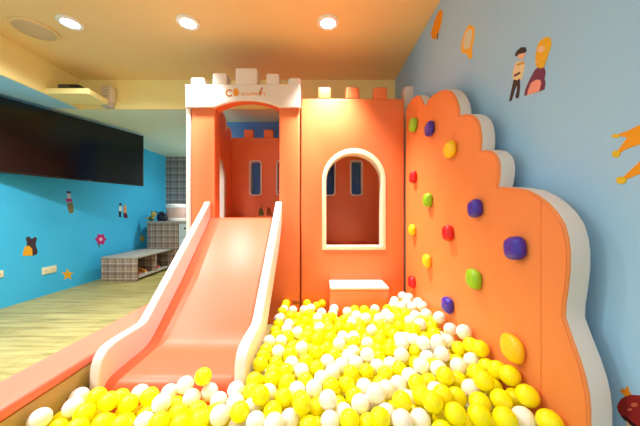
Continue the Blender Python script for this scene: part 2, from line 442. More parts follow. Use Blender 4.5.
# ------------------------------------------------------------------ climbing wall
XW, TW = .68, .064
px = [(405.2, 112), (408, 104.5), (412, 98.5), (417, 95), (420, 96.5), (422, 100), (423.5, 104.5), (426, 105), (429, 98.5), (433, 94.3), (439, 91), (445, 89.4), (450, 90.8), (454, 94.8), (457, 101), (458.8, 108), (459.3, 116),
      (463, 114.3), (468, 114), (473, 115.7), (477, 119.6), (479.6, 126), (480.8, 135), (481, 143), (480.2, 150.6), (486, 150), (491, 151), (495, 154), (498, 159), (499.3, 166), (499, 176), (497.2, 187),
      (507, 187.2), (517, 188.2), (527, 190), (538, 195.8), (548, 203.5), (556, 212.5), (563, 224), (567, 238), (568.6, 252), (568.4, 270), (566.5, 288), (564.2, 304), (563.6, 317), (567.5, 329), (572.5, 343), (579, 361), (584, 378), (587.4, 394), (588.8, 410), (588.8, 426)]
pts = [on_plane_x(x, y, XW) for x, y in px]
pts[0] = (2.148, pts[0][1])
yn = pts[-1][0]
loop = [(2.148, G)]+pts+[(yn, G)]
cw = thing('climbing_wall', 'orange cloud-edged climbing wall with white sides and coloured holds', 'climbing wall', (.71, 1.4, G))
bmw = prism_mesh([loop], TW, .007, 'YZ', XW+TW/2)
o = obj('padded_board', bmw, [WHITEV, CLIMB], cw)
for p in o.data.polygons:
    if p.normal.x < -.12: p.material_index = 1
# stitched seam a little inside the rim, and the upright panel seam
def inset(P, d):
    n = len(P); R = []
    for i in range(n):
        a, b, c = Vector(P[i-1]), Vector(P[i]), Vector(P[(i+1) % n])
        t_ = ((b-a).normalized()+(c-b).normalized()).normalized(); nn = Vector((-t_.y, t_.x))
        R.append(tuple(b+nn*d))
    return R
def area2(P): return sum(P[i-1][0]*P[i][1]-P[i][0]*P[i-1][1] for i in range(len(P)))
sgn = 1 if area2(loop) > 0 else -1
seam = [(XW-.0005, y, z) for y, z in inset(loop, .0065*sgn)][1:-1]
obj('rim_seam', add_tube(bmesh.new(), seam, 0.0010, 6), SEAM, cw)
ys = XW*F/(541-CX)
obj('panel_seam', boxm(XW-.0012, XW+.003, ys-.001, ys+.001, .12, cz(201, ys)), SEAM, cw)
HC = {'lime': mat('lime_plastic', (150, 205, 30), .38), 'purple': mat('purple_plastic', (66, 44, 168), .38), 'yellow': mat('yellow_hold_plastic', (250, 205, 20), .38),
      'red': mat('red_plastic', (222, 26, 26), .38)}
holds = [(412.6, 125, 8, 14, 'lime'), (429, 128.8, 10, 14, 'purple'), (449.3, 149.5, 13.5, 17, 'yellow'), (412.6, 177, 8, 12, 'red'), (427.2, 200, 10.5, 14, 'lime'),
         (474.3, 208.5, 17.5, 18, 'purple'), (411.8, 230, 8, 11.5, 'yellow'), (447.2, 233, 13, 16, 'red'), (426.3, 261, 11, 13.5, 'yellow'), (411.3, 282, 8, 12, 'red'),
         (472.8, 278.8, 17, 19.5, 'lime'), (513.8, 248.3, 25, 23.5, 'purple'), (446.8, 305, 13, 15.5, 'purple'), (511, 348, 25.5, 26, 'yellow')]
rr = random.Random(8)
for i, (x, y, w, h, c) in enumerate(holds):
    prot = .045
    xm = XW-.02
    Y = xm*F/(x-CX); z = EYE+(CY-y)*Y/F
    hz = h*Y/F/2
    hy = max(hz*rr.uniform(.9, 1.08), .03)
    bm = bmesh.new(); bmesh.ops.create_cube(bm, size=2)
    bmesh.ops.subdivide_edges(bm, edges=bm.edges[:], cuts=6, use_grid_fill=True)
    tw, sk = rr.uniform(-.25, .25), rr.uniform(-.18, .18)
    for v in bm.verts:
        p = v.co
        # superellipsoid with flattened front facet
        n_ = 3.0 if c != 'yellow' else 2.7
        k = (abs(p.x)**n_+abs(p.y)**n_+abs(p.z)**n_)**(-1/n_)
        q = p*k
        taper = 1-.13*(-q.x)*(1 if q.x < 0 else 0)
        u, w_ = q.y*taper+sk*q.z*.35, q.z*taper
        v.co = Vector((XW+.004+(q.x-1)*prot/2, Y+hy*(u*math.cos(tw)-w_*math.sin(tw)), z+hz*(u*math.sin(tw)+w_*math.cos(tw))))
    ho = obj('climbing_hold', bm, HC[c], cw, sm=80)
    ho['label'] = c+' moulded climbing hold'
    # the bolt sits in the face of the hold
    M = Matrix.Translation((XW+.004-prot, Y, z)) @ Euler((0, -PI/2, 0)).to_matrix().to_4x4()
    obj('bolt', add_lathe(bmesh.new(), [(.0005, -.001), (.007, -.001), (.007, .0012), (.004, .0014), (.0005, .0006)], 12, M), HC[c], ho)

# ------------------------------------------------------------------ television
ty0, ty1 = Vector((-2.903, 2.37)), Vector((-2.4075, 3.69))
d = (ty1-ty0).normalized(); nrm = Vector((d.y, -d.x))           # towards the room
W_ = (ty1-ty0).length; TZ0, TZ1 = 1.3645, 2.05
tv = thing('tv', 'large black flat television angled off the blue wall', 'television', ((ty0.x+ty1.x)/2, (ty0.y+ty1.y)/2, TZ0))
def tvbm(u0, u1, w0, w1, z0, z1, bev=0):
    bm = bmesh.new(); add_box(bm, u0, u1, w0, w1, z0, z1, bev)
    for v in bm.verts:
        u, w, z = v.co
        v.co = Vector((ty0.x+d.x*u-nrm.x*w, ty0.y+d.y*u-nrm.y*w, z))
    bmesh.ops.recalc_face_normals(bm, faces=bm.faces[:]); return bm
obj('bezel', tvbm(0, W_, .003, .04, TZ0, TZ1, .004), BLACKP, tv)
obj('screen', tvbm(.012, W_-.012, 0, .004, TZ0+.018, TZ1-.012), SCREEN, tv)
obj('rear_cover', tvbm(.45, W_-.15, .04, .07, TZ0+.1, TZ1-.2, .01), BLACKP, tv)
bx = ty0.lerp(ty1, .62)
obj('wall_arm', add_tube(bmesh.new(), [(bx.x-nrm.x*.065, bx.y-nrm.y*.065, 1.7), (LW+.16, bx.y+.05, 1.7), (LW+.016, bx.y-.1, 1.7)], .022, 10), BLACKP, tv)
obj('wall_plate', boxm(LW+.001, LW+.02, bx.y-.22, bx.y+.02, 1.56, 1.84, .004), BLACKP, tv)
obj('status_light', tvbm(W_*.52, W_*.52+.05, -.002, .006, TZ0+.006, TZ0+.012), GREYM, tv)

# ------------------------------------------------------------------ plaid furniture along the far end
bx0, bx1, by0, by1, bt = -2.855, -2.387, 3.52, 4.37, .426
be = thing('cubby_bench', 'low plaid bench with open cubbies along the blue wall', 'bench', ((bx0+bx1)/2, (by0+by1)/2, G))
obj('top', boxm(bx0, bx1+.006, by0-.006, by1, bt-.022, bt, .003), EDGE, be)
obj('end_panel', boxm(bx0, bx1, by0, by0+.022, G, bt-.022, .002), PLAID, be)
obj('end_panel', boxm(bx0, bx1, by1-.022, by1, G, bt-.022, .002), PLAID, be)
ym = (by0+by1)/2
obj('divider', boxm(bx0+.02, bx1-.004, ym-.011, ym+.011, G+.05, bt-.022, .002), PLAID, be)
obj('bottom_board', boxm(bx0+.001, bx1, by0+.022, by1-.022, G+.03, G+.05, .002), EDGE, be)
obj('back_board', boxm(bx0+.001, bx0+.02, by0+.022, by1-.022, G+.05, bt-.022), PLAID, be)
def shoe(x, y, z, rgb, name, label, rot=0):
    t = thing('child_shoe', label, 'shoe', (x, y, z), 'shoes in the bench cubbies')
    M = Matrix.Translation((x, y, z)) @ Matrix.Rotation(rot, 4, 'Z')
    def sec(w, h, u, z0): return [(u, w*math.cos(a), z0+h*max(0, math.sin(a))) for a in [PI*k/10 for k in range(11)]]
    bm = bmesh.new(); rings = []
    for u, w, h in ((-.075, .012, .03), (-.07, .025, .06), (-.03, .03, .066), (0, .032, .055), (.035, .034, .042), (.065, .028, .032), (.08, .01, .016)):
        rings.append([bm.verts.new(M @ Vector(p)) for p in sec(w, h, u, .012)])
    for a, b in zip(rings, rings[1:]):
        for k in range(10): bm.faces.new((a[k], a[k+1], b[k+1], b[k]))
    bm.faces.new(rings[0]); bm.faces.new(rings[-1][::-1])
    bmesh.ops.recalc_face_normals(bm, faces=bm.faces[:])
    obj('upper', bm, mat(name, rgb, .6), t)
    bm = prism_mesh([[(q[0], q[1]) for q in ((-.078, -.02), (-.03, -.033), (.04, -.037), (.078, -.018), (.084, 0), (.078, .018), (.04, .037), (-.03, .033), (-.078, .02))]], .014, .002, 'XY', .007)
    bm.transform(M); obj('sole', bm, WHITEP, t)
shoe(bx1-.12, by0+.13, G+.052, (196, 60, 46), 'red_canvas', 'small red shoe in the first cubby, beside the bench end panel')
shoe(bx1-.13, by0+.28, G+.052, (214, 140, 60), 'tan_canvas', 'small tan shoe in the first cubby, beside the divider')
shoe(bx1-.12, ym+.14, G+.052, (206, 78, 70), 'rose_canvas', 'small rose shoe in the cubby next to the tall cabinet')
cy0, cy1, ct = 4.374, 4.80, .867
cb = thing('plaid_cabinet', 'tall plaid side cabinet at the end of the bench', 'cabinet', (-2.62, (cy0+cy1)/2, G))
obj('body', boxm(-2.80, -2.30, cy0, cy1, G, ct-.028, .003), PLAID, cb)
obj('worktop', boxm(-2.805, -1.85, cy0-.012, cy1, ct-.0275, ct, .003), EDGE, cb)
dc = thing('drawer_unit', 'white drawer unit beside the plaid cabinet, half behind the slide', 'drawers', (-2.07, (cy0+cy1)/2, G))
obj('body', boxm(-2.297, -1.86, cy0+.02, cy1, G, ct-.029, .003), mat('white_laminate', (226, 232, 228), .4), dc)
for k in range(3):
    dr = obj('drawer', boxm(-2.288, -1.87, cy0, cy0+.0195, G+.02+k*.236, G+.248+k*.236, .004), MATS['white_laminate'], dc)
    M = Matrix.Translation((-2.18, cy0, G+.17+k*.236)) @ Euler((PI/2, 0, 0)).to_matrix().to_4x4()
    obj('knob', add_lathe(bmesh.new(), [(.006, 0), (.006, .012), (.014, .016), (.014, .024), (.006, .028)], 16, M), BLACKP, dr)
# pale pink bin with a lid on the worktop
bp = at_depth(176.5, 218, 4.62)
bk = thing('lidded_bucket', 'pale pink bucket with a white lid on the cabinet top', 'bucket', (bp[0], 4.62, ct))
M = Matrix.Translation((bp[0], 4.62, ct))
MS = M @ Matrix.Scale(.88, 4)
obj('base', add_lathe(bmesh.new(), [(.165, .001), (.178, .006), (.178, .05), (.17, .056)], 40, MS), WHITEP, bk)
obj('tub', add_lathe(bmesh.new(), [(.166, .0565), (.174, .07), (.182, .235), (.182, .245)], 40, MS), mat('pale_pink_plastic', (222, 190, 182), .4), bk)
obj('lid', add_lathe(bmesh.new(), [(.186, .2455), (.19, .252), (.188, .285), (.178, .31), (.15, .325), (.06, .33), (.02, .33)], 40, MS), WHITEP, bk)
# dark bag and a green and yellow toy
g = at_depth(162.2, 221, 4.44)
bg = thing('dark_bag', 'dark navy bag slumped on the cabinet top beside the bucket', 'bag', (g[0], 4.44, ct))
bm = bmesh.new(); bmesh.ops.create_icosphere(bm, subdivisions=3, radius=1)
rb = random.Random(2)
for v in bm.verts:
    q = v.co; k = 1+.10*math.sin(7*q.x+2)*math.cos(6*q.z)+.07*math.sin(9*q.y)
    v.co = Vector((g[0]+0.078*q.x*k, 4.44+.062*q.y*k, ct+.002+max(0, .07+.082*q.z*k-.03*abs(q.x))))
obj('body', bm, mat('navy_fabric', (30, 38, 70), .7, var=(30, (16, 18, 30))), bg)
obj('carry_strap', add_tube(bmesh.new(), [(g[0]-.06, 4.41, ct+.08), (g[0]-.05, 4.40, ct+.135), (g[0], 4.40, ct+.15), (g[0]+.05, 4.40, ct+.135), (g[0]+.06, 4.41, ct+.08)], .008), BLACKP, bg)
g = at_depth(151.5, 221, 4.45)
ty = thing('plush_toy', 'small green and yellow soft toy at the end of the cabinet top', 'soft toy', (g[0], 4.45, ct))
def ball_bm(c, r, sq=(1, 1, 1)):
    bm = bmesh.new(); bmesh.ops.create_uvsphere(bm, u_segments=20, v_segments=12, radius=r)
    for v in bm.verts: v.co = Vector((c[0]+v.co.x*sq[0], c[1]+v.co.y*sq[1], c[2]+v.co.z*sq[2]))
    return bm
GRN = mat('green_plush', (96, 128, 66), .9, bump=(200, .4)); YLW = mat('yellow_plush', (206, 186, 96), .9, bump=(200, .4))
obj('body', ball_bm((g[0], 4.45, ct+.041), .04, (1.15, 1, 1)), GRN, ty)
obj('head', ball_bm((g[0]+.035, 4.45, ct+.11), .042), YLW, ty)
for sx_ in (-1, 1): obj('ear', ball_bm((g[0]+.035+.03*sx_, 4.455, ct+.15), .016), GRN, ty)
for sx_ in (-1, 1): obj('arm', ball_bm((g[0]+.045*sx_, 4.42, ct+.05), .02, (1, 1.3, 1)), YLW, ty)

# ------------------------------------------------------------------ wall stickers
def sticker(name, label, X, layers, cat='wall sticker', group=None, thick=.0012):
    """layers: [(rgb, [pixel polygon]) ...] traced to the wall's own plane"""
    bm = bmesh.new(); mats = []; s_ = -1 if X > 0 else 1
    allp = []
    for k, (rgb, poly) in enumerate(layers):
        mn = 'print_%02x%02x%02x' % rgb
        mats.append(mat(mn, rgb, .55, .3))
        P = [on_plane_x(x, y, X) for x, y in poly]; allp += P
        o0, o1 = s_*.0003, s_*(thick+.0006*k)
        a = [bm.verts.new((X+o0, y, z)) for y, z in P]; b = [bm.verts.new((X+o1, y, z)) for y, z in P]
        n = len(P); fs = [bm.faces.new(b)]+[bm.faces.new((a[i], a[(i+1) % n], b[(i+1) % n], b[i])) for i in range(n)]
        for f in fs: f.material_index = k
        bmesh.ops.recalc_face_normals(bm, faces=fs)
        if (fs[0].normal.x if fs[0].normal.length else 0)*s_ < 0: bmesh.ops.reverse_faces(bm, faces=fs)
    o = obj(name, bm, mats, sm=0)
    yy = sum(p[0] for p in allp)/len(allp); zz = min(p[1] for p in allp)
    set_base(o, (X, yy, zz)); return tag(o, label, cat, group)
def crop(x0, y0, k, P): return [(x0+a/k, y0+b/k) for a, b in P]
def ell(cx_, cy_, rx, ry=None, n=16): return [(cx_+rx*math.cos(2*PI*i/n), cy_+(ry or rx)*math.sin(2*PI*i/n)) for i in range(n)]
def starp(cx_, cy_, r, q=.45, rot=-90): return [(cx_+(r if i % 2 == 0 else r*q)*math.cos(math.radians(rot+36*i)), cy_+(r if i % 2 == 0 else r*q)*math.sin(math.radians(rot+36*i))) for i in range(10)]
k5 = lambda P: crop(500, 30, 5.325, P)
sticker('wall_sticker', 'sticker of a boy in a cream jacket and dark trousers above the climbing wall', RW, [
    ((236, 214, 170), k5([(82, 178), (100, 165), (130, 165), (134, 185), (128, 215), (116, 262), (95, 270), (72, 265), (68, 235), (76, 200)])),
    ((58, 44, 48), k5([(74, 264), (95, 268), (106, 258), (108, 300), (103, 345), (100, 362), (86, 364), (84, 352), (93, 318), (92, 290), (80, 320), (64, 374), (50, 383), (56, 350), (66, 305)])),
    ((240, 190, 160), k5([(96, 132), (130, 118), (136, 136), (118, 158), (100, 150)])),
    ((58, 48, 50), k5([(82, 134), (92, 112), (115, 92), (136, 92), (143, 112), (130, 122), (106, 128), (88, 141)])),
    ((90, 56, 52), k5([(78, 240), (108, 223), (111, 231), (80, 249)])),
    ((206, 160, 60), k5([(94, 182), (128, 170), (130, 177), (96, 190)]))])
sticker('wall_sticker', 'sticker of a fair-haired girl in a plum and pink gown above the climbing wall', RW, [
    ((118, 54, 84), k5([(188, 210), (205, 198), (235, 195), (244, 225), (238, 258), (243, 282), (238, 316), (206, 330), (150, 345), (129, 352), (138, 310), (160, 262)])),
    ((238, 160, 140), k5([(168, 282), (195, 264), (216, 266), (222, 282), (210, 328), (146, 348), (152, 320)])),
    ((234, 178, 40), k5([(200, 92), (214, 60), (248, 36), (271, 42), (276, 76), (262, 122), (246, 165), (236, 200), (214, 205), (194, 190), (192, 140)])),
    ((244, 196, 164), k5([(205, 96), (228, 82), (243, 92), (240, 112), (220, 122), (206, 114)])),
    ((244, 196, 164), k5([(188, 170), (200, 160), (206, 166), (194, 178)]))])
k7 = lambda P: crop(420, 0, 7.1, P)
sticker('wall_sticker', 'slim orange leaf-shaped sticker high by the ceiling corner', RW, [((236, 150, 12), k7([(145, 62), (158, 78), (162, 100), (155, 150), (142, 205), (130, 238), (112, 280), (88, 275), (78, 240), (95, 180), (115, 115)])),
    ((120, 110, 60), k7([(124, 232), (132, 236), (126, 280), (118, 278)]))])
sticker('wall_sticker', 'yellow outlined lantern sticker with a pale centre on the pale blue wall', RW, [
    ((248, 190, 60), k7([(345, 180), (372, 178), (390, 210), (382, 290), (370, 345), (373, 410), (348, 420), (333, 382), (300, 375), (290, 345), (300, 290), (322, 220)])),
    ((214, 218, 196), k7([(340, 215), (368, 205), (374, 225), (366, 290), (354, 342), (312, 350), (308, 300), (326, 240)]))])
k4 = lambda P: crop(590, 100, 4.26, P)
sticker('wall_sticker', 'large orange crown sticker with yellow tips lying sideways on the pale blue wall', RW, [
    ((240, 158, 24), k4([(108, 150), (165, 130), (225, 100), (300, 100), (318, 262), (235, 305), (136, 348), (134, 336), (213, 262), (232, 224), (213, 188), (150, 212), (116, 236), (112, 226), (160, 160)])),
    ((228, 190, 40), k4(ell(112, 153, 17, 9))), ((228, 190, 40), k4(ell(114, 230, 17, 15))), ((228, 190, 40), k4(ell(136, 342, 21, 16)))])
k9 = lambda P: crop(615, 380, 9.28, P)
sticker('wall_sticker', 'dark red rounded sticker under a small orange tiara, low behind the climbing wall', RW, [
    ((150, 34, 30), k9([(22, 250), (40, 205), (65, 172), (110, 148), (165, 138), (250, 143), (330, 190), (365, 300), (345, 450), (232, 438), (150, 380), (110, 342), (60, 332), (34, 295)])),
    ((54, 18, 20), k9([(60, 332), (110, 342), (150, 380), (232, 438), (215, 455), (150, 420), (100, 380)])),
    ((236, 196, 150), k9([(110, 378), (150, 418), (215, 455), (190, 500), (150, 480), (120, 430)])),
    ((232, 140, 24), k9([(45, 96), (68, 102), (78, 78), (96, 92), (124, 55), (134, 98), (156, 135), (100, 152), (80, 122)])),
    ((206, 96, 70), k9(ell(190, 232, 30, 20))), ((206, 96, 70), k9(ell(150, 275, 20, 12)))])
k3 = lambda P: crop(10, 190, 4.455, P)
sticker('wall_sticker', 'sticker of a dark brown bear in a yellow dress on the blue wall', LW, [
    ((70, 52, 56), k3([(70, 215), (78, 207), (88, 209), (94, 218), (104, 214), (112, 208), (120, 216), (116, 234), (114, 246), (122, 268), (122, 284), (105, 293), (85, 290), (76, 255), (74, 230)])),
    ((240, 176, 36), k3([(66, 252), (84, 248), (98, 262), (100, 292), (57, 294), (58, 275)]))])
sticker('wall_sticker', 'small sticker of a figure in a blue hat and magenta scarf', LW, [
    ((120, 116, 70), k3([(254, 56), (280, 58), (284, 100), (266, 105), (257, 85)])),
    ((176, 50, 130), k3([(246, 38), (276, 40), (276, 54), (250, 52)])), ((50, 56, 140), k3([(250, 4), (272, 6), (270, 16), (252, 15)])), ((190, 200, 210), k3([(253, 16), (269, 16), (270, 38), (254, 38)]))])
sticker('wall_sticker', 'yellow star sticker low on the blue wall near the socket', LW, [((240, 180, 40), starp(67.6, 274.62, 6.4))])
k6 = lambda P: crop(90, 190, 6.08, P)
fl = [(100.7+4.9*(1+.16*math.cos(6*a))*math.cos(a), 239.3+5.2*(1+.16*math.cos(6*a))*math.sin(a)) for a in [2*PI*i/48 for i in range(48)]]
sticker('wall_sticker', 'magenta flower sticker on the blue wall above the bench', LW, [((60, 150, 90), k6([(52, 320), (62, 322), (58, 350), (50, 350)])), ((190, 36, 120), fl), ((240, 190, 210), ell(100.7, 239.3, 1.7))])
sticker('wall_sticker', 'sticker of a small figure in a white shirt and dark trousers above the flower', LW, [((225, 230, 225), k6([(176, 100), (192, 98), (194, 128), (176, 130)])), ((40, 46, 80), k6([(174, 130), (190, 130), (188, 166), (176, 166)])), ((40, 34, 40), k6(ell(184, 87, 8, 8)))])
sticker('wall_sticker', 'sticker of a small figure in an orange top and dark red skirt', LW, [((90, 34, 60), k6([(202, 140), (222, 138), (232, 172), (204, 168)])), ((226, 150, 84), k6([(204, 106), (220, 106), (222, 140), (204, 140)])), ((226, 170, 70), k6(ell(212, 98, 8, 8)))])
sticker('wall_sticker', 'small yellow sticker on the blue wall beside the plaid cabinet', LW, [((206, 180, 70), ell(142.4, 238.5, 2.2, 3))])
# pair of little figures printed at the foot of the castle's rear wall
bm = bmesh.new(); mats = []
for k, (rgb, P) in enumerate([((92, 84, 26), [(258.5, 215.6), (258.5, 211), (261, 206.5), (263.4, 211), (264.2, 215.6)]), ((150, 76, 20), [(266, 215.6), (267.5, 207.5), (269.5, 207.5), (272, 215.6)]), ((70, 60, 24), [(261, 206), (262, 204.6), (262.8, 206)])]):
    mats.append(mat('print_%02x%02x%02x' % rgb, rgb, .55, .3))
    Q = [(cx(x, YK), cz(y, YK)) for x, y in P]
    a_ = [bm.verts.new((x, YK+.0045, z)) for x, z in Q]; b_ = [bm.verts.new((x, YK+.003-.0004*k, z)) for x, z in Q]
    n = len(Q); fs = [bm.faces.new(b_)]+[bm.faces.new((a_[i], a_[(i+1) % n], b_[(i+1) % n], b_[i])) for i in range(n)]
    for f in fs: f.material_index = k
    bmesh.ops.recalc_face_normals(bm, faces=fs)
    if fs[0].normal.y > 0: bmesh.ops.reverse_faces(bm, faces=fs)
o = obj('wall_sticker', bm, mats, sm=0)
set_base(o, (cx(265, YK), YK+.004, cz(216, YK))); tag(o, 'sticker of two small brown figures inside the castle above the slide top', 'wall sticker')

# sockets on the blue wall
def socket(x0, x1, y0, y1, label, n):
    Ya, za = on_plane_x(x0, y1, LW); Yb, _ = on_plane_x(x1, y1, LW)
    Ym = (Ya+Yb)/2; z1 = EYE+(CY-y0)*Ym/F; z0 = EYE+(CY-y1)*Ym/F
    t = thing('wall_socket', label, 'socket', (LW, Ym, z0))
    obj('face_plate', boxm(LW+.0005, LW+.009, Ya, Yb, z0, z1, .003), mat('ivory_plastic', (240, 232, 196), .45), t)
    for k in range(n):
        yc = Ya+(Yb-Ya)*(k+.5)/n
        oo = obj('outlet', boxm(LW+.009, LW+.0105, yc-.03, yc+.03, z0+.02, z1-.02, .001, 1), MATS['ivory_plastic'], t)
        bm = bmesh.new()
        for q in (-.008, .008): add_box(bm, LW+.0105, LW+.011, yc+q-.0015, yc+q+.0015, (z0+z1)/2-.008, (z0+z1)/2+.008)
        obj('slot', bm, mat('slot_brown', (70, 58, 46), .6), oo)
socket(41.5, 56, 266.5, 273.5, 'wide ivory socket plate on the blue wall beside the star sticker', 2)
socket(-8, 3, 271, 278, 'ivory socket plate on the blue wall below the bear sticker', 1)

